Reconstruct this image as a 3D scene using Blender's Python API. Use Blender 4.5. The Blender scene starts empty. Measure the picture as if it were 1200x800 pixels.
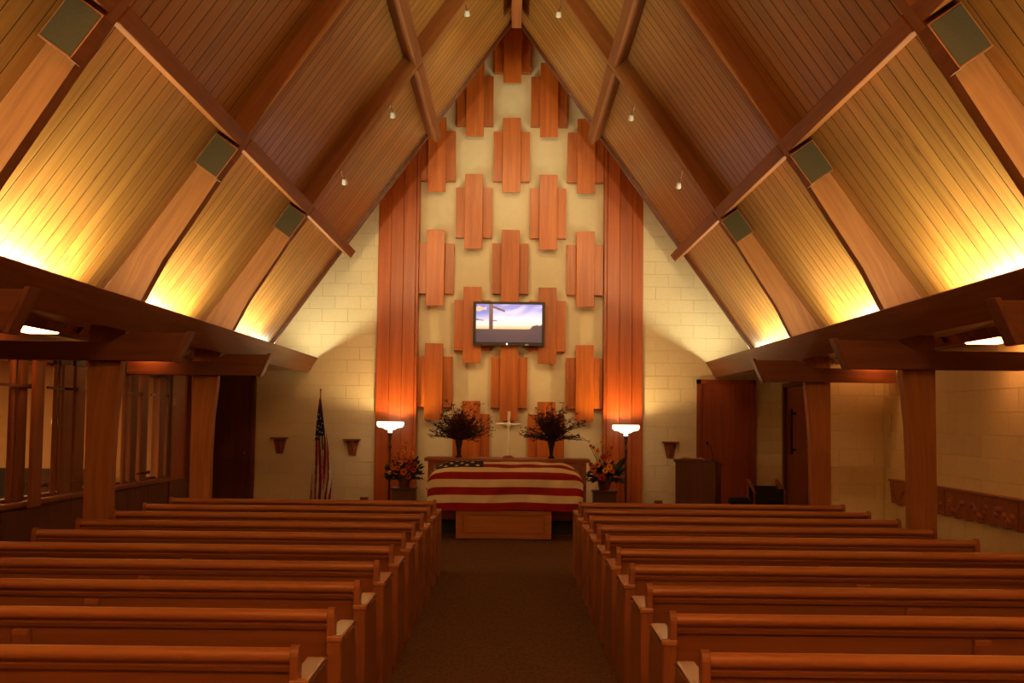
import bpy, bmesh, math, random
from mathutils import Vector, Matrix
rnd = random.Random(7)
C = bpy.context.scene.collection
sc = bpy.context.scene
# ------------------------------------------------------------------ camera, world, exposure
cam_d = bpy.data.cameras.new('camera'); cam = bpy.data.objects.new('camera', cam_d); C.objects.link(cam)
cam_d.sensor_width = 36.0; cam_d.lens = 1400 / 1200 * 36; cam_d.clip_start = 0.05; cam_d.clip_end = 100
TH = math.atan(92 / 1400); RO = math.radians(0.65)
cam.location = (0, 0, 1.51)
cam.rotation_mode = 'XYZ'
cam.matrix_world = Matrix.Translation((0, 0, 1.51)) @ Matrix.Rotation(math.pi / 2 + TH, 4, 'X') @ Matrix.Rotation(RO, 4, 'Z')
sc.camera = cam
w = bpy.data.worlds.new('world'); sc.world = w; w.use_nodes = True
w.node_tree.nodes['Background'].inputs[0].default_value = (1, .6, .3, 1)
w.node_tree.nodes['Background'].inputs[1].default_value = 0.0
vs = sc.view_settings
vs.view_transform = 'Standard'; vs.look = 'None'; vs.exposure = 1.2; vs.gamma = 1.0; vs.use_curve_mapping = False
sc.cycles.max_bounces = 10; sc.cycles.diffuse_bounces = 6; sc.cycles.glossy_bounces = 4
sc.cycles.sample_clamp_indirect = 4.0
sc.cycles.use_denoising = True
# light levels
COVE_W, COVE_COL = 32.0, (1.0, .93, .56)
TORCH_W, TORCH_COL = 17.0, (1.0, .62, .24)
SPOT_W, SPOT_COL = 52.0, (1.0, .68, .32)
LENS_E, LENS_COL = 9.5, (1.0, .36, .09)
FILL_W, FILL_COL = 145.0, (1.0, .50, .17)
BOWL_E, BOWL_COL = 1.4, (1.0, .75, .48)
def area(name, loc, rot, sx, sy, W, col, spread=180):
    l = bpy.data.lights.new(name, 'AREA'); l.shape = 'RECTANGLE'; l.size = sx; l.size_y = sy; l.energy = W; l.color = col
    l.spread = math.radians(spread)
    o = bpy.data.objects.new(name, l); C.objects.link(o); o.location = loc; o.rotation_euler = rot; return o
# cove tubes lying in the trough behind each fascia, shining up the roof slope
COVES = [(1.5, 1.0), (4.8, 1.0), (8.1, 1.0), (11.4, .92), (14.75, .85), (17.8, .36)]
for sgn in (-1, 1):
    for (cy, k) in COVES:
        area('cove_lamp', (sgn * 3.30, cy, 2.335), (0, math.radians(180 - sgn * 20), 0), .07, 2.4 if cy < 17 else 1.3, COVE_W * k, COVE_COL)

# ------------------------------------------------------------------ materials
def newmat(name):
    m = bpy.data.materials.new(name); m.use_nodes = True
    nt = m.node_tree; b = nt.nodes['Principled BSDF']; return m, nt, b
def N(nt, t, **kw):
    n = nt.nodes.new(t)
    for k, v in kw.items(): setattr(n, k, v)
    return n
def ramp(nt, stops):
    r = N(nt, 'ShaderNodeValToRGB'); e = r.color_ramp.elements
    e[0].position = stops[0][0]; e[0].color = (*stops[0][1], 1)
    e[1].position = stops[-1][0]; e[1].color = (*stops[-1][1], 1)
    for p, c in stops[1:-1]:
        q = e.new(p); q.color = (*c, 1)
    return r
def wood(name, light, dark, axis='X', coords='Object', rough=.45, scale=1.0, vary=.25, spec=.4, knots=0, coat=0, bump=.15):
    m, nt, b = newmat(name); L = nt.links.new
    tc = N(nt, 'ShaderNodeTexCoord'); oi = N(nt, 'ShaderNodeObjectInfo')
    mp = N(nt, 'ShaderNodeMapping')
    s = [14 * scale] * 3; s['XYZ'.index(axis)] = .7 * scale
    mp.inputs['Scale'].default_value = s
    L(tc.outputs[coords], mp.inputs['Vector'])
    mul = N(nt, 'ShaderNodeMath', operation='MULTIPLY'); mul.inputs[1].default_value = 37.0
    L(oi.outputs['Random'], mul.inputs[0])
    add = N(nt, 'ShaderNodeVectorMath', operation='ADD'); L(mp.outputs[0], add.inputs[0]); L(mul.outputs[0], add.inputs[1])
    n1 = N(nt, 'ShaderNodeTexNoise'); n1.inputs['Scale'].default_value = 1.0; n1.inputs['Detail'].default_value = 5; n1.inputs['Distortion'].default_value = .6
    n2 = N(nt, 'ShaderNodeTexNoise'); n2.inputs['Scale'].default_value = 5.0; n2.inputs['Detail'].default_value = 3
    L(add.outputs[0], n1.inputs['Vector']); L(add.outputs[0], n2.inputs['Vector'])
    mx = N(nt, 'ShaderNodeMath', operation='MULTIPLY_ADD'); mx.inputs[1].default_value = .35
    L(n2.outputs['Fac'], mx.inputs[0]); L(n1.outputs['Fac'], mx.inputs[2])
    r = ramp(nt, [(.45, dark), (.85, light)]); L(mx.outputs[0], r.inputs[0])
    hsv = N(nt, 'ShaderNodeHueSaturation'); L(r.outputs[0], hsv.inputs['Color'])
    mr = N(nt, 'ShaderNodeMapRange'); mr.inputs['To Min'].default_value = 1 - vary; mr.inputs['To Max'].default_value = 1 + vary
    L(oi.outputs['Random'], mr.inputs['Value']); L(mr.outputs[0], hsv.inputs['Value'])
    out = hsv.outputs[0]
    if knots:
        v = N(nt, 'ShaderNodeTexVoronoi'); v.inputs['Scale'].default_value = 1.0
        mp2 = N(nt, 'ShaderNodeMapping'); mp2.inputs['Scale'].default_value = (1.6, 4, 4); L(tc.outputs[coords], mp2.inputs['Vector'])
        ad2 = N(nt, 'ShaderNodeVectorMath', operation='ADD'); L(mp2.outputs[0], ad2.inputs[0]); L(mul.outputs[0], ad2.inputs[1]); L(ad2.outputs[0], v.inputs['Vector'])
        kr = ramp(nt, [(0.03, (.25, .14, .06)), (.11, (1, 1, 1))]); L(v.outputs['Distance'], kr.inputs[0])
        mm = N(nt, 'ShaderNodeMix', data_type='RGBA', blend_type='MULTIPLY'); mm.inputs[0].default_value = knots
        L(out, mm.inputs[6]); L(kr.outputs[0], mm.inputs[7]); out = mm.outputs[2]
    L(out, b.inputs['Base Color'])
    b.inputs['Roughness'].default_value = rough; b.inputs['Specular IOR Level'].default_value = spec
    b.inputs['Coat Weight'].default_value = coat; b.inputs['Coat Roughness'].default_value = .25
    bp = N(nt, 'ShaderNodeBump'); bp.inputs['Strength'].default_value = bump; bp.inputs['Distance'].default_value = .004
    L(mx.outputs[0], bp.inputs['Height']); L(bp.outputs[0], b.inputs['Normal'])
    return m
def plain(name, col, rough=.6, metal=0, spec=.4, noise=.0, nscale=20, bump=0, emit=None, es=0):
    m, nt, b = newmat(name); L = nt.links.new
    b.inputs['Base Color'].default_value = (*col, 1); b.inputs['Roughness'].default_value = rough
    b.inputs['Metallic'].default_value = metal; b.inputs['Specular IOR Level'].default_value = spec
    if noise or bump:
        tc = N(nt, 'ShaderNodeTexCoord'); n = N(nt, 'ShaderNodeTexNoise'); n.inputs['Scale'].default_value = nscale; n.inputs['Detail'].default_value = 4
        L(tc.outputs['Object'], n.inputs['Vector'])
        r = ramp(nt, [(.3, tuple(c * (1 - noise) for c in col)), (.7, tuple(min(1, c * (1 + noise)) for c in col))])
        L(n.outputs['Fac'], r.inputs[0]); L(r.outputs[0], b.inputs['Base Color'])
        if bump:
            bp = N(nt, 'ShaderNodeBump'); bp.inputs['Strength'].default_value = bump; bp.inputs['Distance'].default_value = .01
            L(n.outputs['Fac'], bp.inputs['Height']); L(bp.outputs[0], b.inputs['Normal'])
    if emit:
        b.inputs['Emission Color'].default_value = (*emit, 1); b.inputs['Emission Strength'].default_value = es
    return m
M = {}
M['deck'] = wood('deck_pine', (.52, .255, .056), (.37, .155, .029), rough=.42, vary=.14, knots=.7, coat=.3)
M['fascia'] = wood('fascia_fir', (.24, .075, .02), (.15, .042, .011), axis='Y', rough=.45, vary=.05)
M['groove'] = plain('shaded_groove', (.05, .02, .006), rough=.9)  # shade of the plank gaps, put into the colour of the plank sides
M['glulam'] = wood('glulam_fir', (.38, .145, .034), (.26, .088, .02), coords='UV', rough=.5, scale=1.6, vary=.03, bump=.1)
M['trimwood'] = wood('trim_fir', (.38, .125, .032), (.25, .075, .018), axis='Y', rough=.5, vary=.05)
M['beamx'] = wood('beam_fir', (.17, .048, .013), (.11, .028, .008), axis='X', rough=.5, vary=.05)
M['redwood'] = wood('redwood_board', (.60, .155, .014), (.42, .09, .007), axis='Z', rough=.38, vary=.16, coat=.2)
M['redwood_dark'] = wood('redwood_tall_board', (.48, .10, .012), (.33, .06, .007), axis='Z', rough=.38, vary=.10, coat=.2)
M['pewx'] = wood('pew_oak_long', (.28, .098, .032), (.21, .066, .021), axis='X', rough=.42, vary=.06, coat=.15)
M['pewrail'] = wood('pew_oak_rail', (.40, .15, .050), (.31, .105, .034), axis='X', rough=.30, vary=.06, coat=.4)
M['pewz'] = wood('pew_oak_end', (.30, .102, .032), (.22, .07, .022), axis='Z', rough=.42, vary=.06, coat=.15)
M['pewarm'] = wood('pew_oak_arm', (.40, .17, .07), (.30, .12, .045), axis='Y', rough=.22, vary=.05, coat=.6)
M['darkz'] = wood('dark_door_wood', (.16, .045, .016), (.09, .022, .008), axis='Z', rough=.4, vary=.1, coat=.2)
M['doorz'] = wood('red_door_wood', (.34, .065, .014), (.22, .036, .008), axis='Z', rough=.4, vary=.1, coat=.2)
M['slat'] = wood('screen_slat_fir', (.25, .085, .03), (.15, .045, .015), axis='Z', rough=.5, vary=.2)
M['wains'] = wood('wainscot_wood', (.16, .05, .02), (.10, .03, .012), axis='Z', rough=.45, vary=.1)
M['altar'] = wood('altar_wood', (.34, .10, .03), (.22, .055, .016), axis='X', rough=.4, vary=.05)
M['bier'] = wood('bier_wood', (.46, .17, .05), (.32, .11, .03), axis='X', rough=.4, vary=.05)
M['ceil2'] = wood('aisle_ceiling_wood', (.36, .16, .07), (.25, .10, .04), axis='Y', rough=.35, vary=.12, coat=.3)
M['block'] = plain('painted_block', (.80, .71, .46), rough=.55, noise=.03, nscale=30, bump=.12)
M['mortar'] = plain('painted_mortar', (.79, .70, .45), rough=.8)
M['plaster'] = plain('painted_plaster', (.80, .71, .46), rough=.7, noise=.03, nscale=8)
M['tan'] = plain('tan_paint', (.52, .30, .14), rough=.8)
M['black'] = plain('black_plastic', (.012, .011, .010), rough=.3)
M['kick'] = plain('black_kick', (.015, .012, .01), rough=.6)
M['grille'] = plain('speaker_cloth', (.065, .044, .014), rough=.9, noise=.12, nscale=90)
M['brass'] = plain('aged_brass', (.55, .30, .10), rough=.25, metal=1)
M['gold'] = plain('polished_brass', (1.0, .90, .68), rough=.3, metal=.0, spec=.9)
M['bronze'] = plain('bronze_pole', (.16, .075, .035), rough=.3, metal=.8)
M['white_metal'] = plain('white_enamel', (.85, .82, .75), rough=.4)
M['fl_red'] = plain('flag_red', (.32, .008, .012), rough=.85, noise=.10, nscale=5)
M['fl_white'] = plain('flag_white', (.78, .72, .58), rough=.85, noise=.08, nscale=5)
M['fl_blue'] = plain('flag_blue', (.014, .020, .085), rough=.85)
M['star'] = plain('flag_star', (.80, .76, .66), rough=.85)
M['twig'] = plain('dried_twig', (.045, .020, .010), rough=.9)
M['green'] = plain('dark_leaf', (.018, .040, .018), rough=.5)
M['orange'] = plain('orange_petal', (.62, .15, .03), rough=.7)
M['peach'] = plain('peach_petal', (.85, .34, .12), rough=.7)
M['yellow'] = plain('gold_petal', (.9, .45, .05), rough=.7)
M['redp'] = plain('red_petal', (.45, .05, .02), rough=.7)
M['centre'] = plain('flower_centre', (.06, .02, .01), rough=.8)
M['pot'] = plain('terracotta_pot', (.16, .045, .02), rough=.6)
M['pedestal'] = plain('brown_pedestal_laminate', (.10, .038, .018), rough=.5)
M['sofa'] = plain('dark_upholstery', (.02, .014, .010), rough=.9)
M['bowl'] = plain('opal_glass_lit', (.8, .7, .55), rough=.3, emit=BOWL_COL, es=BOWL_E)
M['lens'] = plain('ceiling_lens_lit', (.8, .75, .6), rough=.4, emit=LENS_COL, es=LENS_E)
M['bulb'] = plain('spot_bulb_lit', (.8, .7, .55), rough=.3, emit=(1, .85, .6), es=8)
M['led'] = plain('white_led', (.8, .8, .8), emit=(1, .85, .8), es=1.0)
# carpet
m, nt, b = newmat('carpet'); L = nt.links.new
tc = N(nt, 'ShaderNodeTexCoord'); n = N(nt, 'ShaderNodeTexNoise'); n.inputs['Scale'].default_value = 70; n.inputs['Detail'].default_value = 3
v = N(nt, 'ShaderNodeTexVoronoi'); v.inputs['Scale'].default_value = 38
L(tc.outputs['Object'], n.inputs['Vector']); L(tc.outputs['Object'], v.inputs['Vector'])
mm = N(nt, 'ShaderNodeMath', operation='ADD'); L(n.outputs['Fac'], mm.inputs[0]); L(v.outputs['Distance'], mm.inputs[1])
r = ramp(nt, [(.5, (.055, .030, .016)), (1.1, (.15, .085, .05))]); L(mm.outputs[0], r.inputs[0]); L(r.outputs[0], b.inputs['Base Color'])
b.inputs['Roughness'].default_value = 1; b.inputs['Specular IOR Level'].default_value = .05
bp = N(nt, 'ShaderNodeBump'); bp.inputs['Strength'].default_value = .5; bp.inputs['Distance'].default_value = .006; L(mm.outputs[0], bp.inputs['Height']); L(bp.outputs[0], b.inputs['Normal'])
M['carpet'] = m
# glass pane
m, nt, b = newmat('window_glass'); L = nt.links.new
tr = N(nt, 'ShaderNodeBsdfTransparent'); tr.inputs[0].default_value = (.93, .93, .9, 1)
gl = N(nt, 'ShaderNodeBsdfGlossy'); gl.inputs['Roughness'].default_value = .02
lw = N(nt, 'ShaderNodeLayerWeight'); lw.inputs[0].default_value = .5
fz = N(nt, 'ShaderNodeMath', operation='POWER'); fz.inputs[1].default_value = 5.0; L(lw.outputs['Facing'], fz.inputs[0])
fm = N(nt, 'ShaderNodeMath', operation='MULTIPLY_ADD'); fm.inputs[1].default_value = .9; fm.inputs[2].default_value = .04; L(fz.outputs[0], fm.inputs[0])
ms = N(nt, 'ShaderNodeMixShader'); L(fm.outputs[0], ms.inputs[0]); L(tr.outputs[0], ms.inputs[1]); L(gl.outputs[0], ms.inputs[2])
L(ms.outputs[0], nt.nodes['Material Output'].inputs['Surface']); M['glass'] = m

# ------------------------------------------------------------------ mesh helpers
class MB:
    def __init__(s): s.v = []; s.f = []; s.mi = []; s.uv = {}
    def add(s, vs, fs, mi=0):
        b = len(s.v); s.v += [tuple(p) for p in vs]
        for f in fs: s.f.append(tuple(b + i for i in f)); s.mi.append(mi)
        return s
    def box(s, x0, x1, y0, y1, z0, z1, mi=0):
        vs = [(x, y, z) for z in (z0, z1) for y in (y0, y1) for x in (x0, x1)]
        return s.add(vs, [(0, 2, 3, 1), (4, 5, 7, 6), (0, 1, 5, 4), (2, 6, 7, 3), (0, 4, 6, 2), (1, 3, 7, 5)], mi)
    def prism(s, poly, a, b, ax='Y', mi=0):
        """poly: 2D points; extruded along axis ax from a to b. Y: (x,z)  X: (y,z)  Z: (x,y)"""
        def P(p, t):
            return {'Y': (p[0], t, p[1]), 'X': (t, p[0], p[1]), 'Z': (p[0], p[1], t)}[ax]
        n = len(poly); vs = [P(p, a) for p in poly] + [P(p, b) for p in poly]
        fs = [tuple(range(n)), tuple(range(2 * n - 1, n - 1, -1))] + [(i, i + n, (i + 1) % n + n, (i + 1) % n) for i in range(n)]
        return s.add(vs, fs, mi)
    def lathe(s, prof, c=(0, 0, 0), n=24, mi=0):
        vs = []; fs = []
        for (r, z) in prof:
            for k in range(n):
                a = 2 * math.pi * k / n; vs.append((c[0] + r * math.cos(a), c[1] + r * math.sin(a), c[2] + z))
        for i in range(len(prof) - 1):
            for k in range(n):
                k2 = (k + 1) % n; fs.append((i * n + k, i * n + k2, (i + 1) * n + k2, (i + 1) * n + k))
        return s.add(vs, fs, mi)
    def tube(s, pts, r, n=6, mi=0):
        pts = [Vector(p) for p in pts]; vs = []; fs = []
        for i, p in enumerate(pts):
            d = (pts[min(i + 1, len(pts) - 1)] - pts[max(i - 1, 0)]).normalized()
            u = d.cross(Vector((0, 0, 1)));
            if u.length < .05: u = d.cross(Vector((0, 1, 0)))
            u.normalize(); w_ = d.cross(u)
            rr = r[i] if isinstance(r, (list, tuple)) else r
            for k in range(n):
                a = 2 * math.pi * k / n; vs.append(p + u * rr * math.cos(a) + w_ * rr * math.sin(a))
        for i in range(len(pts) - 1):
            for k in range(n):
                k2 = (k + 1) % n; fs.append((i * n + k, i * n + k2, (i + 1) * n + k2, (i + 1) * n + k))
        fs.append(tuple(range(n))); fs.append(tuple(range(len(vs) - 1, len(vs) - n - 1, -1)))
        return s.add(vs, fs, mi)
    def mesh(s, name, mats, bevel=0, smooth=False, seg=1):
        me = bpy.data.meshes.new(name)
        me.from_pydata(s.v, [], s.f)
        for m_ in (mats if isinstance(mats, (list, tuple)) else [mats]): me.materials.append(m_)
        for p, k in zip(me.polygons, s.mi): p.material_index = k
        bm = bmesh.new(); bm.from_mesh(me)
        bmesh.ops.recalc_face_normals(bm, faces=bm.faces)
        if bevel:
            es = [e for e in bm.edges if len(e.link_faces) == 2 and e.calc_face_angle(0) > .5]
            bmesh.ops.bevel(bm, geom=es, offset=bevel, segments=seg, affect='EDGES', clamp_overlap=True)
        bm.to_mesh(me); bm.free()
        if smooth:
            for p in me.polygons: p.use_smooth = True
            if smooth != 'all':
                me.set_sharp_from_angle(angle=math.radians(40))
        return me
    def build(s, name, mats, parent=None, **kw):
        return link(name, s.mesh(name, mats, **kw), parent)
def link(name, me, parent=None, loc=(0, 0, 0), rot=(0, 0, 0)):
    o = bpy.data.objects.new(name, me); C.objects.link(o)
    if parent: o.parent = parent
    o.location = loc; o.rotation_euler = rot
    return o
def tag(o, label=None, cat=None, group=None, kind=None):
    if label: o['label'] = label
    if cat: o['category'] = cat
    if group: o['group'] = group
    if kind: o['kind'] = kind
    return o
def thing(name, label, cat, loc=(0, 0, 0), rz=0, group=None):
    o = bpy.data.objects.new(name, None); C.objects.link(o); o.location = loc; o.rotation_euler = (0, 0, rz)
    return tag(o, label, cat, group)
def struct(o, label, cat='structure', group=None): return tag(o, label, cat, group, 'structure')
def copy_tree(o, parent=None):
    c = o.copy(); C.objects.link(c); c.parent = parent
    for ch in list(o.children): copy_tree(ch, c)
    return c

# ------------------------------------------------------------------ shell
YB, YE, YW, YR = -2.0, 17.0, 19.0, 19.0     # rear, end of nave roof, chancel wall
def deckz(x): return 7.38 - 1.40 * abs(x)
SL = math.atan(1.40)
o = MB().box(-8.0, 5.6, YB, 19.2, -.1, 0).build('floor', M['carpet']); struct(o, 'dark brown patterned carpet floor of the aisle and chancel', 'floor')

# back wall with its painted blocks
wall = MB().box(-5.4, 5.4, YW, YW + .2, 0, 8.6).build('wall_back', [M['plaster']]); struct(wall, 'cream painted block wall behind the altar', 'wall')
BW, BH = .4064, .2032
def block_mesh(wd, name='block'):
    h = BH - .004; d = .007; c = .003; x = wd - .004
    b = MB(); vs = [(0, 0, 0), (x, 0, 0), (x, 0, h), (0, 0, h), (c, -d, c), (x - c, -d, c), (x - c, -d, h - c), (c, -d, h - c)]
    b.add(vs, [(0, 1, 5, 4), (1, 2, 6, 5), (2, 3, 7, 6), (3, 0, 4, 7), (4, 5, 6, 7)])
    me = bpy.data.meshes.new(name); me.from_pydata(b.v, [], b.f); me.materials.append(M['block']); return me
_bm = {}
def bmesh_for(wd):
    k = round(wd, 2)
    if k not in _bm: _bm[k] = block_mesh(k)
    return _bm[k]
def lay_blocks(parent, x0, x1, z0, z1, place, keep=lambda a, b, z: True):
    """courses of running bond between x0 and x1 (wall's own axis); place(x, z) -> (loc, rotz)"""
    z = z0; row = 0
    while z < z1 - .02:
        x = x0 - (BW / 2 if row % 2 else 0)
        while x < x1 - .02:
            a = max(x, x0); e = min(x + BW, x1)
            if e - a > .04 and keep(a, e, z):
                loc, rz = place(a + .002, z + .002)
                link('block', bmesh_for(e - a), parent, loc, (0, 0, rz))
            x += BW
        z += BH; row += 1
topz = lambda a, e: 8.4 - 1.40 * min(abs(a), abs(e))
lay_blocks(wall, -4.05, -2.15, 0, 5.6, lambda x, z: ((x, YW, z), 0), lambda a, e, z: z < topz(a, e) - .05)
lay_blocks(wall, 2.08, 4.30, 0, 5.6, lambda x, z: ((x, YW, z), 0), lambda a, e, z: z < topz(a, e) - .05 and not (z < 2.15 and e > 2.96 and a < 3.86))

# right aisle wall (x = 4.3) with a short wing wall beyond the second post
wr = MB().box(4.3, 4.5, YB, 19.0, 0, 2.5).build('wall_right', [M['mortar']]); struct(wr, 'painted block wall of the right aisle', 'wall')
lay_blocks(wr, 8.4, 13.78, 0, 2.2, lambda y, z: ((4.3, 8.4 + 13.78 - y, z), -math.pi / 2))
ww = MB().box(3.56, 4.3, 13.8, 14.0, 0, 2.24).build('wall_wing', [M['mortar']]); struct(ww, 'short cream block wing wall beside the second right post', 'wall')
lay_blocks(ww, 3.57, 4.29, 0, 2.2, lambda x, z: ((x, 13.8, z), 0))

# rear wall
o = MB().box(-5.4, 5.4, YB - .2, YB, 0, 8.6).build('wall_rear', M['plaster']); struct(o, 'cream wall behind the last pews', 'wall')

# ceiling: nave roof deck of pine planks, aisle ceilings, raised chancel roof
ceil_ = MB()
for s in (-1, 1):
    ceil_.prism([(0, deckz(0) + .06), (s * 3.75, deckz(3.75) + .06), (s * 3.75, deckz(3.75) + .1), (0, deckz(0) + .1)], YB, YE)
    ceil_.prism([(0, deckz(0) + 1.1), (s * 4.5, deckz(4.5) + 1.1), (s * 4.5, deckz(4.5) + 1.16), (0, deckz(0) + 1.16)], YE - .04, YW)
    ceil_.prism([(0, deckz(0) + .05), (s * 3.75, deckz(3.75) + .05), (s * 4.5, deckz(4.5) + 1.1), (0, deckz(0) + 1.1)], YE - .04, YE)
    ceil_.box(s * 3.19, s * 4.32, YB, YW, 2.28, 2.31)
ceiling = ceil_.build('ceiling', M['trimwood']); struct(ceiling, 'steep pitched pine plank ceiling over the nave', 'ceiling')
PW = .2; LEN = math.hypot(3.7, 3.7 * 1.4)
def plank_mesh(Ln, wd, th=.03):
    g = .010; b = MB()
    y0, y1 = g / 2, wd - g / 2
    prof = [(y0, th), (y0, 0), (y1, 0), (y1, th)]
    b.prism([(p[0], p[1]) for p in prof], 0, Ln, ax='X')
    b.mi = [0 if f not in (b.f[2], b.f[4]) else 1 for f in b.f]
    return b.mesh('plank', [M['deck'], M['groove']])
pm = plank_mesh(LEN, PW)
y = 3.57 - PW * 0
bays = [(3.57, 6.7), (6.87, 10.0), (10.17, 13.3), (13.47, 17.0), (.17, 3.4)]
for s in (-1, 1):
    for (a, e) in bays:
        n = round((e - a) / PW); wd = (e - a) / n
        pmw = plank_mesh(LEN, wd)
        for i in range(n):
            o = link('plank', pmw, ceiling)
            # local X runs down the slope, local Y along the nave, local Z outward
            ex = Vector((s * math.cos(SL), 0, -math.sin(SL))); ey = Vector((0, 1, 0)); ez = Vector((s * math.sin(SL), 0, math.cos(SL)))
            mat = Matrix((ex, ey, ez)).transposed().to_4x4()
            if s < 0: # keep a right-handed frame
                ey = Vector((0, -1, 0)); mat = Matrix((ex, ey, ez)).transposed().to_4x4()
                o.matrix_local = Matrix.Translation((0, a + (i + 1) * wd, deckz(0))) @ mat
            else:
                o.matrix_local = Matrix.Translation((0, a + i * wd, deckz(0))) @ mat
# aisle ceiling boards
ab = MB().prism([(.003, .02), (.003, .004), (.007, 0), (.178, 0), (.182, .004), (.182, .02)], YB, YW).mesh('plank', M['ceil2'])
for s in (-1, 1):
    for i in range(6):
        link('plank', ab, ceiling, ((3.20 + i * .185) if s > 0 else (-3.385 - i * .185), 0, 2.26))

# glulam arch ribs
INNER = [(3.33, 0), (3.33, .5), (3.33, 1.1), (3.315, 1.5), (3.28, 1.85), (3.262, 2.16), (3.13, 2.465), (2.95, 2.82), (2.68, 3.24), (2.3, 3.84), (1.6, 4.82), (.9, 5.80), (.02, 7.03)]
def outer(i):
    p = INNER[i]
    return [(3.55, 0), (3.55, .5), (3.55, 1.1), (3.55, 1.5), (3.55, 1.85), (3.55, 2.16), (3.52, 2.45), (3.22, 2.872), (2.90, 3.32), (2.50, 3.88), (1.80, 4.86), (1.1, 5.84), (.02, 7.352)][i]
def rib(y0, label, th=.13):
    b = MB(); uvs = []
    for s in (-1, 1):
        vs = []; L_ = 0; ls = []
        for i, p in enumerate(INNER):
            if i: L_ += math.hypot(p[0] - INNER[i - 1][0], p[1] - INNER[i - 1][1])
            q = outer(i); ls.append((L_, math.hypot(p[0] - q[0], p[1] - q[1])))
            for (u, yy) in ((p, y0), (p, y0 + th), (q, y0 + th), (q, y0)): vs.append((s * u[0], yy, u[1]))
        fs = []
        for i in range(len(INNER) - 1):
            a = i * 4
            for k in range(4): fs.append((a + k, a + (k + 1) % 4, a + 4 + (k + 1) % 4, a + 4 + k))
        b.add(vs, fs)
        for l, d in ls: uvs += [(l, s * 3.0), (l, s * 3.0 + th), (l, s * 3 + th + d), (l, s * 3 - d)]
    me = bpy.data.meshes.new('arch_rib'); me.from_pydata(b.v, [], b.f); me.materials.append(M['glulam'])
    uvl = me.uv_layers.new(name='UVMap')
    for lp in me.loops: uvl.data[lp.index].uv = uvs[lp.vertex_index]
    bm = bmesh.new(); bm.from_mesh(me); bmesh.ops.recalc_face_normals(bm, faces=bm.faces); bm.to_mesh(me); bm.free()
    o = link('arch_rib', me); struct(o, label, 'beam'); return o
RIBS = [0.0, 3.4, 6.7, 10.0, 13.3]
for y0, lb in zip(RIBS, ['laminated wood arch rib beside the rearmost pews', 'laminated wood arch rib nearest the viewer, above the rear pews', 'laminated wood arch rib carrying the two largest speaker boxes', 'laminated wood arch rib whose posts stand beside the middle pews', 'laminated wood arch rib nearest the altar, carrying the small spotlights']):
    rib(y0, lb)
# barge board at the end of the nave roof
b = MB()
for s in (-1, 1):
    b.prism([(0, deckz(0)), (s * 3.6, deckz(3.6)), (s * 3.6, deckz(3.6) - .08), (0, deckz(0) - .08)], YE - .05, YE)
o = b.build('trim_1', M['darkz']); struct(o, 'thin dark edge board along the end of the pitched roof', 'trim')
# ridge beam
o = MB().box(-.055, .085, YB, 16.4, 6.98, 7.30).build('ridge_beam', M['trimwood'], bevel=.006); struct(o, 'square ridge beam running along the peak of the roof', 'beam')
# purlins between the ribs
nn = Vector((math.sin(SL), math.cos(SL)))          # outward normal of the right slope (x, z)
def purlin(s, xi, y0, y1, label):
    z = 7.06 - 1.4 * xi; t = Vector((math.cos(SL), -math.sin(SL)))
    p0 = Vector((xi, z)); p1 = p0 + t * .12; p2 = p1 + nn * .18; p3 = p0 + nn * .18
    o = MB().prism([(s * p[0], p[1]) for p in (p0, p1, p2, p3)], y0, y1).build('purlin', M['trimwood'], bevel=.006)
    struct(o, label, 'beam')
for s, sd in ((-1, 'left'), (1, 'right')):
    for xi, nm in ((2.258, 'lower'), (1.05, 'upper')):
        for k, (a, e) in enumerate(((3.57, 6.7), (6.87, 10.0), (10.17, 13.3), (13.47, 17.04))):
            purlin(s, xi, a, e, f'{nm} purlin on the {sd} roof slope, in the {["bay nearest the viewer", "second bay from the viewer", "third bay from the viewer", "bay nearest the altar"][k]}')
# fascia boards hiding the cove lamps
for s, sd in ((-1, 'left'), (1, 'right')):
    o = MB().prism([(s * 3.07, 2.455), (s * 3.105, 2.47), (s * 3.265, 2.235), (s * 3.23, 2.215)], YB, 18.9).build('trim_2' if s < 0 else 'trim_3', M['fascia'], bevel=.004)
    struct(o, f'long slanted wood fascia board above the {sd} aisle', 'trim')
# cross beams clasping each post, with a slanted end plate
for s, sd in ((-1, 'left'), (1, 'right')):
    for y0, pos in ((3.4, 'beside the rear pews'), (6.7, 'nearest the viewer'), (10.0, 'at the middle post'), (13.3, 'at the post nearest the altar')):
        t = thing('cross_beam', f'dark wood cross beam over the {sd} aisle, {pos}', 'beam', (0, y0, 0)); t['kind'] = 'structure'
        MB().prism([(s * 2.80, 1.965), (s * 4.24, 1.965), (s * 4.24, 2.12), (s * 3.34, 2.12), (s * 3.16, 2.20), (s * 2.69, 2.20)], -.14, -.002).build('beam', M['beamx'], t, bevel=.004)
        MB().prism([(s * 2.77, 1.955), (s * 2.805, 1.955), (s * 2.69, 2.215), (s * 2.655, 2.215)], -.15, .0).build('end_plate', M['darkz'], t, bevel=.003)

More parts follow.
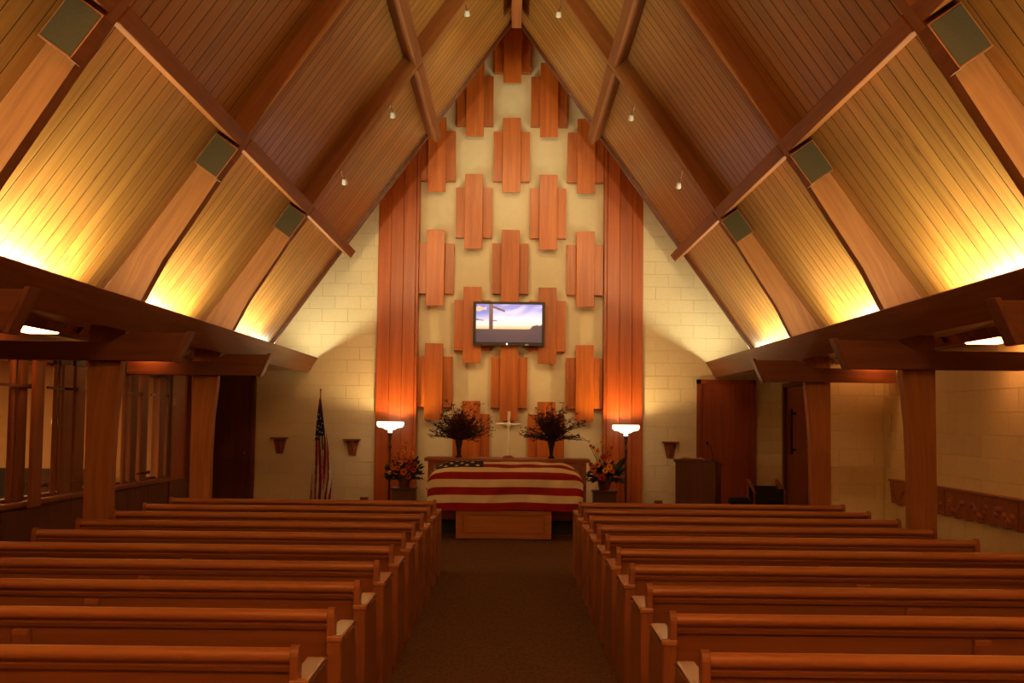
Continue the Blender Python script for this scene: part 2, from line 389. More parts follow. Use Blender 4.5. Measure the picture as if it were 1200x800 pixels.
# left aisle: wainscot wall, glazed screen of upright boards, room beyond
XL = -4.3
wl = MB().box(XL - .12, XL, YB, 16.25, 0, .70).box(XL - .12, XL, YB, 16.25, 2.10, 2.24).box(XL - .12, XL, 14.98, 15.12, .70, 2.1).box(XL - .12, XL, 16.05, 16.25, .7, 2.1).box(XL - .12, XL, YB, 6.3, .7, 2.1).build('wall_left', M['wains'])
struct(wl, 'dark wood wainscot wall and glazed screen of the left aisle', 'wall')
pw = .82; pmn = MB().box(0, .016, .006, pw - .006, .10, .68).mesh('panel', M['wains'], bevel=.004)
for i in range(12): link('panel', pmn, wl, (XL, 5.2 + i * pw, 0))
o = MB().box(XL - .13, XL + .05, 6.3, 14.98, .70, .75).build('trim_4', M['slat'], bevel=.008); struct(o, 'wood sill along the top of the left wainscot', 'trim')
def window(n, y0, y1, posts, label):
    t = tag(bpy.data.objects.new(f'window_{n}', None), label, 'window', None, 'structure'); C.objects.link(t)
    MB().box(XL - .07, XL - .06, y0, y1, .75, 2.1).build('pane', M['glass'], t)
    fr = MB()
    for p in posts: fr.box(XL - .1, XL - .03, p - .02, p + .02, .75, 2.1)
    fr.box(XL - .1, XL - .03, y0, y1, .75, .78).box(XL - .1, XL - .03, y0, y1, 1.97, 2.0)
    fr.build('frame', M['slat'], t)
    return t
w1 = window(1, 6.3, 9.9, (6.32, 7.4, 8.5, 9.6), 'internal window of the left screen nearest the viewer')
w2 = window(2, 9.9, 12.95, (9.9, 10.52, 11.62, 12.1, 12.6), 'internal window left of the nearest left post')
w3 = window(3, 12.95, 14.98, (12.98, 13.6, 14.0, 14.7), 'internal window between the two left posts')
SL_ = {w1: [(6.5, 6.9, 0, 0), (7.0, 7.3, .08, -.05), (7.6, 8.0, 0, 0), (8.3, 8.6, .08, -.05), (8.65, 9.0, 0, 0), (9.3, 9.55, 0, 0)],
       w2: [(10.26, 10.33, .005, 0), (10.41, 10.56, .015, 0), (10.47, 10.69, .115, -.06), (11.25, 11.31, .005, 0), (11.36, 11.6, .035, 0), (11.76, 12.03, .005, 0), (12.35, 12.6, .035, 0)],
       w3: [(13.26, 13.35, .005, 0), (13.48, 13.68, .015, 0), (13.76, 14.02, .035, 0), (14.56, 14.76, .015, 0)]}
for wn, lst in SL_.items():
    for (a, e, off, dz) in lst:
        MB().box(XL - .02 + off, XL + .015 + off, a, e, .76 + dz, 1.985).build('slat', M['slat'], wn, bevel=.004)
        MB().box(XL - .02, XL + .012, a, e, 1.99, 2.1).build('dark_top_block', M['kick'], wn)  # dark block set above each slat top
for wn, rods in ((w1, [(6.4, 9.6, 1.76), (6.9, 8.8, .86)]), (w2, [(9.9, 10.62, 1.76), (10.98, 11.7, 1.76), (10.6, 11.0, .87), (11.65, 12.0, .86), (11.66, 12.7, 1.76)]), (w3, [(13.2, 13.75, 1.76), (14.15, 14.8, 1.76), (13.7, 14.1, .85)])):
    for (a, e, z) in rods:
        MB().box(XL + .03, XL + .05, a, e, z - .012, z + .012).box(XL - .02, XL + .07, e - .02, e, z - .02, z + .02).build('rod', M['darkz'], wn)
# door in the left wall
d = tag(bpy.data.objects.new('door_1', None), 'wooden door standing at the far end of the left wall', 'door', None, 'structure'); C.objects.link(d)
MB().box(XL - .08, XL - .03, 15.16, 16.01, .0, 2.06).build('leaf', M['doorz'], d, bevel=.005)
MB().box(XL - .12, XL + .02, 15.10, 15.17, 0, 2.1).box(XL - .12, XL + .02, 16.0, 16.07, 0, 2.1).box(XL - .12, XL + .02, 15.17, 16.0, 2.05, 2.1).build('frame', M['slat'], d, bevel=.004)
for z in (1.02, 1.70): tag(MB().box(XL - .032, XL + .012, 15.17, 15.24, z - .055, z + .055).build('hinge', M['brass'], d), 'bright brass hinge plate')
# rooms beyond
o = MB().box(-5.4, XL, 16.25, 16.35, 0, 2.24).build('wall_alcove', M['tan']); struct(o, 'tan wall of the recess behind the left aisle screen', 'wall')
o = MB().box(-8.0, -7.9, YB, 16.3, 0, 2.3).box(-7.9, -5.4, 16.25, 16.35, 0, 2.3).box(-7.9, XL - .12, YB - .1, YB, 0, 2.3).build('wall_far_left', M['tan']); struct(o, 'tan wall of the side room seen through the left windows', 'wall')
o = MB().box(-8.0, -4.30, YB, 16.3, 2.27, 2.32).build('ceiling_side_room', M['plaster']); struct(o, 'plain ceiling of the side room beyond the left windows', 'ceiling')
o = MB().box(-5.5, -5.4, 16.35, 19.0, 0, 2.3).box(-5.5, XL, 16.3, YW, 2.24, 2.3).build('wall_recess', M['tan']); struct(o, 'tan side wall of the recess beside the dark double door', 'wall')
area('side_room_lamp', (-6.3, 12.8, 2.2), (0, 0, 0), 1.2, 3.0, 80, (1.0, .55, .2))
t = thing('sofa', 'dark sofa in the side room, seen through the left windows', 'sofa', (-6.35, 15.6, 0), math.radians(-90))
MB().box(-.4, .45, -1.0, 1.0, .12, .44).build('seat', M['sofa'], t, bevel=.04)
MB().prism([(-.5, .12), (-.25, .12), (-.32, .78), (-.46, .80)], -1.0, 1.0).build('backrest', M['sofa'], t, bevel=.03)
for yy in (-1.17, 1.0): MB().box(-.5, .45, yy, yy + .17, .08, .62).build('armrest', M['sofa'], t, bevel=.04)
for px in (-.42, .36):
    for py in (-1.1, 1.04): MB().box(px, px + .06, py, py + .06, 0, .1).build('leg', M['darkz'], t)

# doors at the chancel wall
def door(name, x0, x1, z1, mat, label, knob=None):
    d = tag(bpy.data.objects.new(name, None), label, 'door', None, 'structure'); C.objects.link(d)
    MB().box(x0 + .06, x1 - .06, YW - .035, YW, .0, z1 - .06).build('leaf', mat, d, bevel=.004)
    MB().box(x0, x0 + .07, YW - .07, YW, 0, z1).box(x1 - .07, x1, YW - .07, YW, 0, z1).box(x0, x1, YW - .07, YW, z1 - .07, z1).build('frame', mat, d, bevel=.004)
    if knob: MB().lathe([(0, -.06), (.02, -.06), (.028, -.04), (.02, -.02), (.01, 0)], n=12).build('knob', M['brass'], d, smooth=True).matrix_local = Matrix.Translation((knob, YW - .04, .95)) @ Matrix.Rotation(-math.pi / 2, 4, 'X')
    return d
door('door_2', 2.94, 3.88, 2.185, M['doorz'], 'red-brown wooden door right of the altar, behind the lectern', 3.72)
door('door_3', -5.0, -4.05, 2.18, M['darkz'], 'dark brown wooden door at the far left, beside the flag wall', -4.2)
d = tag(bpy.data.objects.new('door_4', None), 'brown wooden side door with long black pull beyond the far right post', 'door', None, 'structure'); C.objects.link(d)
MB().box(4.25, 4.3, 17.0, 18.45, 0, 2.06).build('leaf', M['doorz'], d, bevel=.004)
MB().box(4.2, 4.3, 18.45, 18.55, 0, 2.12).box(4.2, 4.3, 16.9, 17.0, 0, 2.12).box(4.2, 4.3, 17.0, 18.45, 2.06, 2.12).build('frame', M['darkz'], d)
MB().box(4.17, 4.2, 17.85, 17.9, 1.05, 1.72).box(4.18, 4.25, 17.86, 17.89, 1.1, 1.13).box(4.18, 4.25, 17.86, 17.89, 1.64, 1.67).build('pull_handle', M['black'], d)

# ------------------------------------------------------------------ chancel wall panels
cb = MB().box(-.1425, .1425, -.245, -.205, -.6, .6).mesh('centre_board', M['redwood'], bevel=.004)
bk = MB().box(-.10, .10, -.205, 0, -.35, .35).mesh('spacer', M['redwood'])
sb = MB().box(-.08, .08, -.14, -.10, -.4, .4).box(-.08, .08, -.10, 0, -.4, -.38).box(-.08, .08, -.10, 0, .38, .4).box(-.08, -.06, -.10, 0, -.38, .38).box(.06, .08, -.10, 0, -.38, .38).mesh('side_board', M['redwood'])
COLS = [('first', -1.225, 0), ('second', -.63, 1), ('third', -.04, 0), ('fourth', .552, 1), ('fifth', 1.147, 0)]
for cn, cx, ph in COLS:
    zs = [2.10, 3.90, 5.71] if ph == 0 else [1.2, 3.0, 4.80, 6.61]
    if cn == 'third': zs = [2.10, 3.91, 5.71, 7.48]
    for k, z in enumerate(zs):
        rn = ['lowest', 'second', 'third', 'top'][k] if k < len(zs) - 1 else 'top'
        t = thing('wall_panel', f'staggered redwood wall panel, {rn} from the bottom in the {cn} column from the left'.replace('top from the bottom', 'topmost'), 'wall panel', (cx, YW, z), 0, 'staggered wood panels above the altar')
        link('centre_board', cb, t); link('spacer', bk, t)
        for sx in (-.208, .208): link('side_board', sb, t, (sx, 0, 0))
for s, sd, edges in ((-1, 'left', (2.146, 1.938, 1.736, 1.534, 1.485)), (1, 'right', (2.075, 1.898, 1.696, 1.494, 1.44))):
    t = thing('board_column', f'group of tall upright redwood boards {sd} of the altar wall', 'wall boards', (0, YW, 0), 0, 'tall board columns')
    for i in range(4):
        a, e = edges[i], edges[i + 1]
        dd = (.10, .15, .20, .235)[i]
        zt = deckz(a) + 1.08
        MB().box(min(s * a, s * e) + .002, max(s * a, s * e) - .002, -dd, -.002, 0, zt - .05).build('board', M['redwood_dark'], t, bevel=.006)

# ------------------------------------------------------------------ pews
PL = 2.60
def make_pew():
    t = thing('pew', 'x', 'pew')
    # local x 0..PL (aisle end at 0), local y 0 = rear of the top rail, z up
    prof = [(.0, .704), (.005, .718), (.016, .728), (.030, .731), (.044, .728), (.055, .718), (.060, .704), (.056, .690), (.044, .680), (.016, .680), (.004, .690)]
    MB().prism(prof, .045, PL - .045, ax='X').build('top_rail', M['pewrail'], t, smooth=True)
    MB().prism([(.020, .685), (.044, .685), (.135, .25), (.11, .25)], .045, PL - .045, ax='X').build('backrest', M['pewx'], t)
    MB().prism([(.010, .668), (.024, .672), (.026, .655), (.016, .652)], .05, PL - .05, ax='X').build('moulding', M['pewx'], t)
    MB().prism([(.10, .34), (.52, .375), (.545, .36), (.54, .335), (.12, .30)], .045, PL - .045, ax='X').build('seat', M['pewx'], t, bevel=.006)
    MB().prism([(.10, .20), (.118, .20), (.118, .32), (.10, .32)], .045, PL - .045, ax='X').build('apron', M['pewx'], t)
    for x0 in (0, PL - .055):
        MB().prism([(.0, 0), (.56, 0), (.56, .06), (.50, .16), (.50, .50), (.43, .60), (.36, .605), (.0, .605)], x0, x0 + .055, ax='X').build('end_panel', M['pewz'], t, bevel=.006)
        MB().prism([(-.004, .60), (.36, .607), (.44, .598), (.44, .618), (.36, .635), (-.002, .632), (-.008, .618)], x0 - .006, x0 + .061, ax='X').build('armrest', M['pewarm'], t, bevel=.006)
        xs = x0 + .028 if x0 == 0 else x0 - .003
        c = [(.0, .55)] + [(.032 - .036 * math.cos(a), .705 + .036 * math.sin(a)) for a in [math.pi * k / 8 for k in range(9)]] + [(.075, .62), (.09, .55)]
        MB().prism(c, xs, xs + .03, ax='X').build('end_scroll', M['pewz'], t, bevel=.003)
    xm = PL / 2
    MB().prism([(-.002, .64), (-.002, .62), (.03, .50), (.045, .50), (.05, .64)], xm - .035, xm + .035, ax='X').prism([(.005, .61), (.02, .61), (.11, .25), (.09, .25)], xm - .018, xm + .018, ax='X').build('centre_bracket', M['pewz'], t, bevel=.003)
    MB().prism([(.12, 0), (.48, 0), (.44, .33), (.14, .30)], xm - .02, xm + .02, ax='X').build('centre_leg', M['pewz'], t)
    return t
ordn = ['rearmost', 'second from the rear', 'third from the rear', 'fourth from the rear', 'fifth from the rear', 'fifth from the altar', 'fourth from the altar', 'third from the altar', 'second from the altar', 'frontmost']
proto = None
for sd, x0 in (('left', -.68 - PL), ('right', .625)):
    for i in range(10):
        if proto is None: o = proto = make_pew()
        else: o = copy_tree(proto)
        o.location = (x0, 4.09 + .82 * i, 0)
        tag(o, f'long oak pew on the {sd} of the central aisle, {ordn[i]} in view', 'pew', f'oak pews on the {sd} of the aisle')
for x, sd in ((-1.40, 'left'), (1.42, 'right')):
    t = thing('hymn_book', f'small brown book lying on the rail of the frontmost {sd} pew', 'book', (x, 11.50, .731))
    MB().box(-.038, .038, -.0, .05, 0, .028).build('cover', M['darkz'], t, bevel=.003)
    MB().box(-.034, .0385, .002, .048, .004, .024).build('pages', M['tan'], t)

# ------------------------------------------------------------------ altar, casket, bier
t = thing('altar', 'low red-brown wood altar cabinet behind the casket', 'altar', (-.045, 15.88, 0))
MB().box(-1.05, 1.05, .03, .6, .19, .955).build('body', M['altar'], t, bevel=.004)
MB().box(-1.10, 1.10, 0, .64, .955, 1.0).build('top', M['altar'], t, bevel=.008)
MB().box(-1.08, 1.08, .01, .6, .19, .33).build('base_rail', M['altar'], t, bevel=.006)
MB().box(-1.0, 1.0, .06, .6, 0, .19).build('plinth', M['kick'], t)
for i in range(4): MB().box(-1.0 + i * .505, -.52 + i * .505, .012, .03, .38, .92).build('panel', M['altar'], t, bevel=.012)
t = thing('bier', 'wooden panelled bier standing on the carpet under the casket', 'bier', (-.08, 15.2, 0))
MB().box(-.60, .60, .02, .55, .015, .36).build('body', M['bier'], t)
fr = MB().box(-.605, .605, 0, .02, .01, .075).box(-.605, .605, 0, .02, .31, .37).box(-.605, -.52, 0, .02, .075, .31).box(.52, .605, 0, .02, .075, .31)
fr.build('front_frame', M['bier'], t, bevel=.005)
MB().box(-.52, .52, -.006, .02, .075, .092).box(-.52, -.505, -.006, .02, .092, .31).box(.505, .52, -.006, .02, .092, .31).build('moulding', M['pewarm'], t, bevel=.003)
for sx in (-.55, .55):
    for sy in (.08, .48): MB().lathe([(0, 0), (.018, 0), (.018, .02), (0, .02)], c=(sx, sy, 0), n=10).build('caster', M['black'], t)
t = thing('casket', 'closed dark casket on the bier, mostly hidden by the flag', 'casket', (-.065, 15.22, .37))
MB().box(-.93, .93, .0, .50, 0, .40).build('body', M['darkz'], t, bevel=.04, seg=2)
MB().prism([(.03, .40), (.50, .40), (.46, .50), (.36, .565), (.26, .565), (.10, .49)], -.92, .92, ax='X').build('lid', M['darkz'], t, bevel=.02)
MB().tube([(-.945, .16, .24), (-1.0, .16, .25), (-1.0, .44, .25), (-.945, .44, .24)], .013, 8).build('end_handle', M['brass'], t)
MB().box(-.99, -.93, .07, .15, .16, .36).build('corner_mount', M['black'], t, bevel=.01)
# flag over casket
prof = [(.0, .0), (-.006, .12), (-.010, .30), (-.006, .42), (.004, .465), (.03, .50), (.09, .535), (.18, .575), (.26, .605), (.34, .612), (.42, .595), (.50, .55), (.56, .49), (.575, .35), (.58, .15)]
def along(pf, s):
    for i in range(len(pf) - 1):
        d = math.hypot(pf[i + 1][0] - pf[i][0], pf[i + 1][1] - pf[i][1])
        if s <= d or i == len(pf) - 2:
            k = s / d; return (pf[i][0] + (pf[i + 1][0] - pf[i][0]) * k, pf[i][1] + (pf[i + 1][1] - pf[i][1]) * k)
        s -= d
SW = .0985; NS = 13; SUB = 4; NX = 96; HALF = 1.0; FLAP = .5
flag = thing('casket_flag', 'striped national flag draped over the casket', 'flag', (-.065, 15.17, .365))
b = MB(); idx = {}
def fpt(s, u):
    y, z = along(prof, s)
    a = abs(u); sg = 1 if u > 0 else -1
    wr = math.sin(u * 9 + s * 7) * .007 + math.sin(u * 17 - s * 16 + 1.3) * .006 + math.sin(u * 5 - s * 14) * .006
    fr_ = max(0, 1 - abs(z - .25) / .35)
    R = .13
    if a < HALF - R: x = a; e = 0.0; dz = 0
    else:
        q = a - (HALF - R)
        if q < R * 1.57:
            an = q / R; x = HALF - R + R * math.sin(an) * .9; e = .16 * (1 - math.cos(an)); dz = 0
        else:
            x = HALF - .02 + .004 * math.sin(s * 30); e = .16 + .84 * (q - R * 1.57) / (HALF + FLAP - (HALF - R) - R * 1.57)
    top = 1 if z > .3 else .35
    z2 = .0 + (z - 0) * (1 - e * (1 if z > .1 else .5)); yc = .28
    k = 1 - (.30 * min(1, e * 3.0) if e > 0 else 0) * (1 if z > .2 else .8)
    y2 = yc + (y - yc) * k
    sag = .012 * math.sin(u * 2.2 + 1) + .006 * math.sin(u * 7)
    if z > .42: z2 -= (z - .42) * .75 * max(0, min(1, (a - .70) / .3)) ** 1.5
    return (sg * x, y2 - wr * fr_ * 1.6, z2 + sag * (1 - z / .62) + wr * (.5 if z > .5 else .1))
cols = []
for j in range(NX + 1):
    u = -(HALF + FLAP) + 2 * (HALF + FLAP) * j / NX; cols.append(u)
vs = [fpt(i * SW / SUB, u) for u in cols for i in range(NS * SUB + 1)]
n1 = NS * SUB + 1; fs = []; mis = []
for j in range(NX):
    for i in range(NS * SUB):
        st = i // SUB                       # 0 = front hem stripe (red)
        mi = 0 if st % 2 == 0 else 1
        if st >= 6 and cols[j] < -.29: mi = 2
        fs.append((j * n1 + i, (j + 1) * n1 + i, (j + 1) * n1 + i + 1, j * n1 + i + 1)); mis.append(mi)
b.v = vs; b.f = fs; b.mi = mis
b.build('cloth', [M['fl_red'], M['fl_white'], M['fl_blue']], flag, smooth='all')
st = MB()
def star(bm_, c, ux, uy, r, nrm):
    pts = []
    for k in range(10):
        a = math.pi / 2 + k * math.pi / 5; rr = r if k % 2 == 0 else r * .42
        pts.append(tuple(Vector(c) + Vector(ux) * rr * math.cos(a) + Vector(uy) * rr * math.sin(a) + Vector(nrm) * .004))
    bm_.add(pts + [tuple(Vector(c) + Vector(nrm) * .004)], [(k, (k + 1) % 10, 10) for k in range(10)])
for rrow in range(9):
    for cc in range(6 if rrow % 2 == 0 else 5):
        s = 6 * SW + .045 + rrow * .076; u = -1.03 + cc * .135 + (0 if rrow % 2 == 0 else .0675)
        p = Vector(fpt(s, u)); ps = Vector(fpt(s + .01, u)); pu = Vector(fpt(s, u + .01))
        ey = (ps - p).normalized(); ex = (pu - p).normalized(); nn_ = ex.cross(ey).normalized()
        star(st, p, ex, ey, .034, nn_)
st.build('stars', M['star'], flag)

# cross on the altar
t = thing('altar_cross', 'slender polished brass cross standing on the altar', 'cross', (-.035, 16.05, 1.0))
MB().tube([(-.004, 0, .03), (0, 0, .2), (.0, 0, .45), (.008, 0, .625)], [.010, .014, .016, .020], 8).build('upright', M['gold'], t, smooth=True)
MB().tube([(-.17, 0, .452), (-.08, 0, .458), (0, 0, .452), (.09, 0, .448), (.175, 0, .458)], [.014, .020, .014, .018, .008], 8).build('crossbar', M['gold'], t, smooth=True)
MB().lathe([(0, -.015), (.028, -.015), (.034, 0), (.028, .015), (0, .015)], n=16).build('boss', M['gold'], t, smooth=True).matrix_local = Matrix.Translation((0, 0, .453)) @ Matrix.Rotation(math.pi / 2, 4, 'X')
MB().box(-.075, .075, -.05, .05, 0, .022).box(-.05, .05, -.035, .035, .022, .035).build('base', M['altar'], t, bevel=.004)

# dried shrub vases on the altar
def shrub(x, label, seed, bias):
    r = random.Random(seed)
    t = thing('branch_vase', label, 'vase', (x, 16.15, 1.0))
    MB().lathe([(.0, 0), (.045, 0), (.048, .01), (.022, .04), (.030, .12), (.048, .20), (.052, .25), (.044, .255), (.04, .24), (.0, .2)], n=18).build('vase', M['kick'], t, smooth=True)
    tw = MB(); lf = MB()
    for k in range(130):
        a = r.uniform(0, 2 * math.pi); el = r.uniform(-.25, 1.4)
        ln = r.uniform(.28, .46) * (1 + .25 * math.sin(a * 3 + seed))
        d = Vector((math.cos(a) * math.cos(el) * 1.0, math.sin(a) * math.cos(el) * .7, math.sin(el)))
        p = Vector((r.uniform(-.02, .02), r.uniform(-.02, .02), .22)); pts = [p.copy()]
        v_ = (Vector((0, 0, 1)) * .8 + d).normalized()
        for q in range(5):
            v_ = (v_ + d * .35 + Vector((r.uniform(-.25, .25), r.uniform(-.25, .25), r.uniform(-.2, .14)))).normalized()
            p = p + v_ * ln / 5; pts.append(p.copy())
            if q > 0:
                for _ in range(4):
                    e = p + Vector((r.uniform(-1, 1), r.uniform(-1, 1), r.uniform(-.3, .9))).normalized() * r.uniform(.03, .075)
                    tw.tube([p, (p + e) / 2 + Vector((0, 0, .006)), e], [.003, .002, .001], 3)
                    for _2 in range(3):
                        c = p + (e - p) * r.uniform(.4, 1); ax_ = Vector((r.uniform(-1, 1), r.uniform(-1, 1), r.uniform(-1, 1))).normalized()
                        o2 = ax_.orthogonal().normalized() * r.uniform(.004, .008); l2 = ax_ * r.uniform(.010, .02)
                        lf.add([c, c + l2 * .5 + o2, c + l2, c + l2 * .5 - o2], [(0, 1, 2, 3)])
        tw.tube(pts, [.0045, .004, .0035, .003, .0025, .002], 4)
    tag(tw.build('branches', M['twig'], t), 'dark dried twigs'); tag(lf.build('leaves', M['twig'], t), 'tiny dark dried leaves')
shrub(-.70, 'vase of dark dried branches on the altar, left of the cross', 3, 0)
shrub(.545, 'vase of dark dried branches on the altar, right of the cross', 8, 0)

# flower arrangements on pedestals
def petals(mb, r, n, tilt, mi=0, z0=0):
    for k in range(n):
        a = 2 * math.pi * k / n; ux, uy = math.cos(a), math.sin(a); px, py = -uy, ux; wv = r * 1.9 / n * 1.5
        mb.add([(ux * r * .15, uy * r * .15, z0), (ux * r * .6 + px * wv, uy * r * .6 + py * wv, z0 + r * tilt * .6), (ux * r, uy * r, z0 + r * tilt), (ux * r * .6 - px * wv, uy * r * .6 - py * wv, z0 + r * tilt * .6)], [(0, 1, 2, 3)], mi)
def flowers(x, y, zt, label, plabel, side, seed, spots, leafspots):
    r = random.Random(seed)
    p = thing('pedestal', plabel, 'pedestal', (x, y, 0))
    MB().box(-.16, .16, -.14, .14, .03, zt - .03).build('column', M['pedestal'], p, bevel=.005)
    MB().box(-.175, .175, -.155, .155, zt - .03, zt).build('top', M['pedestal'], p, bevel=.005)
    MB().box(-.17, .17, -.15, .15, 0, .03).build('base', M['pedestal'], p, bevel=.003)
    t = thing('flower_arrangement', label, 'flowers', (x, y, zt))
    MB().lathe([(0, 0), (.07, 0), (.075, .02), (.09, .10), (.10, .15), (.09, .16), (.085, .14), (0, .12)], n=18).build('pot', M['pot'], t, smooth=True)
    fo = MB(); stm = MB()
    for k in range(300):
        a = r.uniform(0, 2 * math.pi); el = r.uniform(-.15, 1.2); d = Vector((math.cos(a) * math.cos(el), math.sin(a) * math.cos(el) * .7, math.sin(el)))
        base = Vector((0, 0, .15)) + d * r.uniform(.05, .25); l = d * r.uniform(.06, .12); sdv = d.cross(Vector((r.uniform(-1, 1), r.uniform(-1, 1), .6))).normalized() * r.uniform(.014, .028)
        l.z -= .02
        fo.add([base, base + l * .45 + sdv, base + l, base + l * .45 - sdv], [(0, 1, 2, 3)])
    tag(fo.build('foliage', M['green'], t), 'dense dark green foliage')
    mats = {'o': M['orange'], 'p': M['peach'], 'y': M['yellow'], 'r': M['redp']}
    for (fx, fz, fr_, c) in spots:
        fy = -.13 + .25 * max(0, (fz - .3)) + .15 * abs(fx); 
        stm.tube([(0, 0, .12), (fx * .5, fy * .4, .12 + (fz - .12) * .55), (fx, fy + .01, fz - .005)], .004, 4)
        fr_ *= r.uniform(1.0, 1.4); fb = MB(); petals(fb, fr_, 12, .25, 0); petals(fb, fr_ * .72, 10, .5, 0, .004)
        o = fb.build('flower', [mats[c]], t)
        MB().lathe([(0, .012), (fr_ * .22, .010), (fr_ * .26, .002)], n=8).build('flower_centre', M['centre'], o)
        o.location = (fx, fy, fz); o.rotation_euler = (math.radians(75 + r.uniform(-18, 12)), 0, math.radians(r.uniform(-25, 25)))
    stm.build('stems', M['green'], t)
    for (lx, lz, ln, an) in leafspots:
        lb = MB(); pts = []
        for k in range(7):
            q = k / 6; wv = math.sin(q * math.pi) ** .8 * ln * .13; pts.append((q * ln, wv))
        vs_ = [(a, 0, w_) for a, w_ in pts] + [(a, -.012, 0) for a, _ in pts] + [(a, 0, -w_) for a, w_ in pts]
        lb.add(vs_, [(k, k + 1, k + 8, k + 7) for k in range(6)] + [(k + 7, k + 8, k + 15, k + 14) for k in range(6)])
        o = lb.build('large_leaf', M['green'], t); o.location = (lx, -.06, lz); o.rotation_euler = (0, -math.radians(an), 0)
Lsp = [(-.17, .30, .035, 'o'), (-.09, .27, .042, 'o'), (.0, .22, .045, 'o'), (.09, .27, .050, 'r'), (.14, .24, .038, 'o'), (-.05, .34, .048, 'p'), (-.11, .38, .035, 'o'), (.02, .40, .05, 'o'), (.08, .37, .045, 'r'), (.10, .48, .04, 'p'), (-.02, .50, .03, 'y'), (-.09, .47, .03, 'o'), (.02, .62, .03, 'y'), (.07, .16, .042, 'o'), (.16, .33, .03, 'r'), (-.2, .21, .028, 'p')]
flowers(-1.50, 17.0, .545, 'orange and peach flower arrangement on the left pedestal', 'plain brown pedestal under the left flower arrangement', -1, 21, Lsp, [(.12, .18, .16, 20), (-.12, .16, .18, 170), (.1, .3, .18, 55)])
Rsp = [(-.16, .30, .050, 'o'), (-.1, .36, .045, 'p'), (-.05, .18, .055, 'r'), (.0, .28, .050, 'y'), (.06, .33, .04, 'y'), (.09, .27, .045, 'o'), (.05, .42, .04, 'p'), (-.11, .55, .042, 'y'), (-.03, .68, .036, 'y'), (-.16, .6, .025, 'r'), (-.20, .62, .025, 'r'), (.04, .55, .035, 'o'), (.10, .6, .025, 'r'), (-.02, .46, .05, 'r'), (-.14, .22, .035, 'o'), (-.2, .36, .03, 'r'), (.07, .49, .03, 'o')]
flowers(1.33, 17.0, .535, 'taller orange and gold flower arrangement on the right pedestal', 'plain brown pedestal under the right flower arrangement', 1, 22, Rsp, [(.10, .22, .34, 52), (.05, .2, .3, 25), (-.14, .18, .16, 160), (.1, .15, .2, 5)])

# torchieres
def torchiere(x, label, zt):
    t = thing('floor_lamp', label, 'lamp', (x, 18.3, 0))
    MB().lathe([(0, 0), (.14, 0), (.145, .015), (.11, .03), (.04, .05), (.02, .09)], n=24).build('base', M['bronze'], t, smooth=True)
    h = zt - .17
    MB().lathe([(.018, .06), (.018, h - .34), (.028, h - .33), (.018, h - .31), (.018, h - .24), (.03, h - .22), (.03, h - .20), (.018, h - .18), (.016, h - .11), (.03, h - .09), (.022, h - .05), (.032, h - .03), (.032, h)], n=16).build('pole', M['bronze'], t, smooth=True)
    MB().lathe([(.028, h), (.036, h + .012), (.028, h + .03), (.04, h + .045)], n=16).build('socket_cup', M['bowl'], t, smooth=True)
    MB().lathe([(.03, h + .04), (.09, h + .055), (.10, h + .07), (.18, h + .085), (.205, h + .11), (.21, h + .15), (.20, h + .17), (.196, h + .165), (.20, h + .14), (.19, h + .10), (.09, h + .085), (.0, h + .06)], n=32).build('glass_bowl', M['bowl'], t, smooth='all')
    l = bpy.data.lights.new('torchiere_bulb', 'POINT'); l.energy = TORCH_W; l.color = TORCH_COL; l.shadow_soft_size = .035
    o = bpy.data.objects.new('bulb', l); C.objects.link(o); o.parent = t; o.location = (0, 0, h + .100)
torchiere(-1.845, 'glowing bowl floor lamp left of the altar', 1.465)
torchiere(1.755, 'glowing bowl floor lamp right of the altar', 1.455)

# wall brackets
for i, (x, z, lb) in enumerate(((-3.655, 1.198, 'dark wedge-shaped wall bracket left of the standing flag'), (-2.505, 1.185, 'dark wedge-shaped wall bracket right of the standing flag'), (2.52, 1.20, 'reddish wedge-shaped wall bracket above the lectern'))):
    t = thing('wall_bracket', lb, 'bracket', (x, YW - .016, z), 0, 'wedge wall brackets')
    MB().box(-.13, .13, -.17, 0, -.025, 0).build('shelf', M['altar'], t, bevel=.004)
    MB().prism([(-.10, -.03), (.10, -.03), (.055, -.26), (-.055, -.26)], -.03, 0, ax='Y').build('back_plate', M['altar'], t, bevel=.004)
    MB().prism([(0, -.03), (-.15, -.03), (-.10, -.12), (-.03, -.25), (0, -.25)], -.02, .02, ax='X').build('bracket', M['altar'], t, bevel=.004)

# flag on pole
t = thing('flag_pole', 'gathered national flag hanging from a thin standing pole', 'flag', (-2.96, 18.55, 0))
MB().lathe([(0, 0), (.13, 0), (.13, .03), (.04, .07), (.02, .1)], n=20).build('base', M['brass'], t, smooth=True)
MB().tube([(0, 0, .05), (0, 0, 1.88)], .011, 10).build('pole', M['redp'], t, smooth=True)
MB().lathe([(0, 1.88), (.014, 1.885), (.014, 1.90), (.009, 1.92), (.018, 1.935), (.0, 1.975)], n=10).build('finial', M['brass'], t, smooth=True)
b = MB(); NA, NT = 60, 48; vs = []
def fl(a, q):       # a 0..1 across the gathered width, q 0..1 down
    z = 1.80 - q * 1.66
    wl_ = .012 + .115 * q ** .75; wr_ = .014 + .20 * min(1, q * 1.35) ** .9 * (1 - .18 * max(0, q - .6) / .4)
    x = -wl_ + (wl_ + wr_) * a
    y = -.02 - (.008 + .032 * min(1, q * 2)) * math.sin(a * 2 * math.pi * 3.5 + q * 1.4)
    if a < .02 or a > .98: pass
    return (x, y, z + .02 * math.sin(a * 17))
for j in range(NT + 1):
    for i in range(NA + 1): vs.append(fl(i / NA, j / NT))
fs = []; mis = []
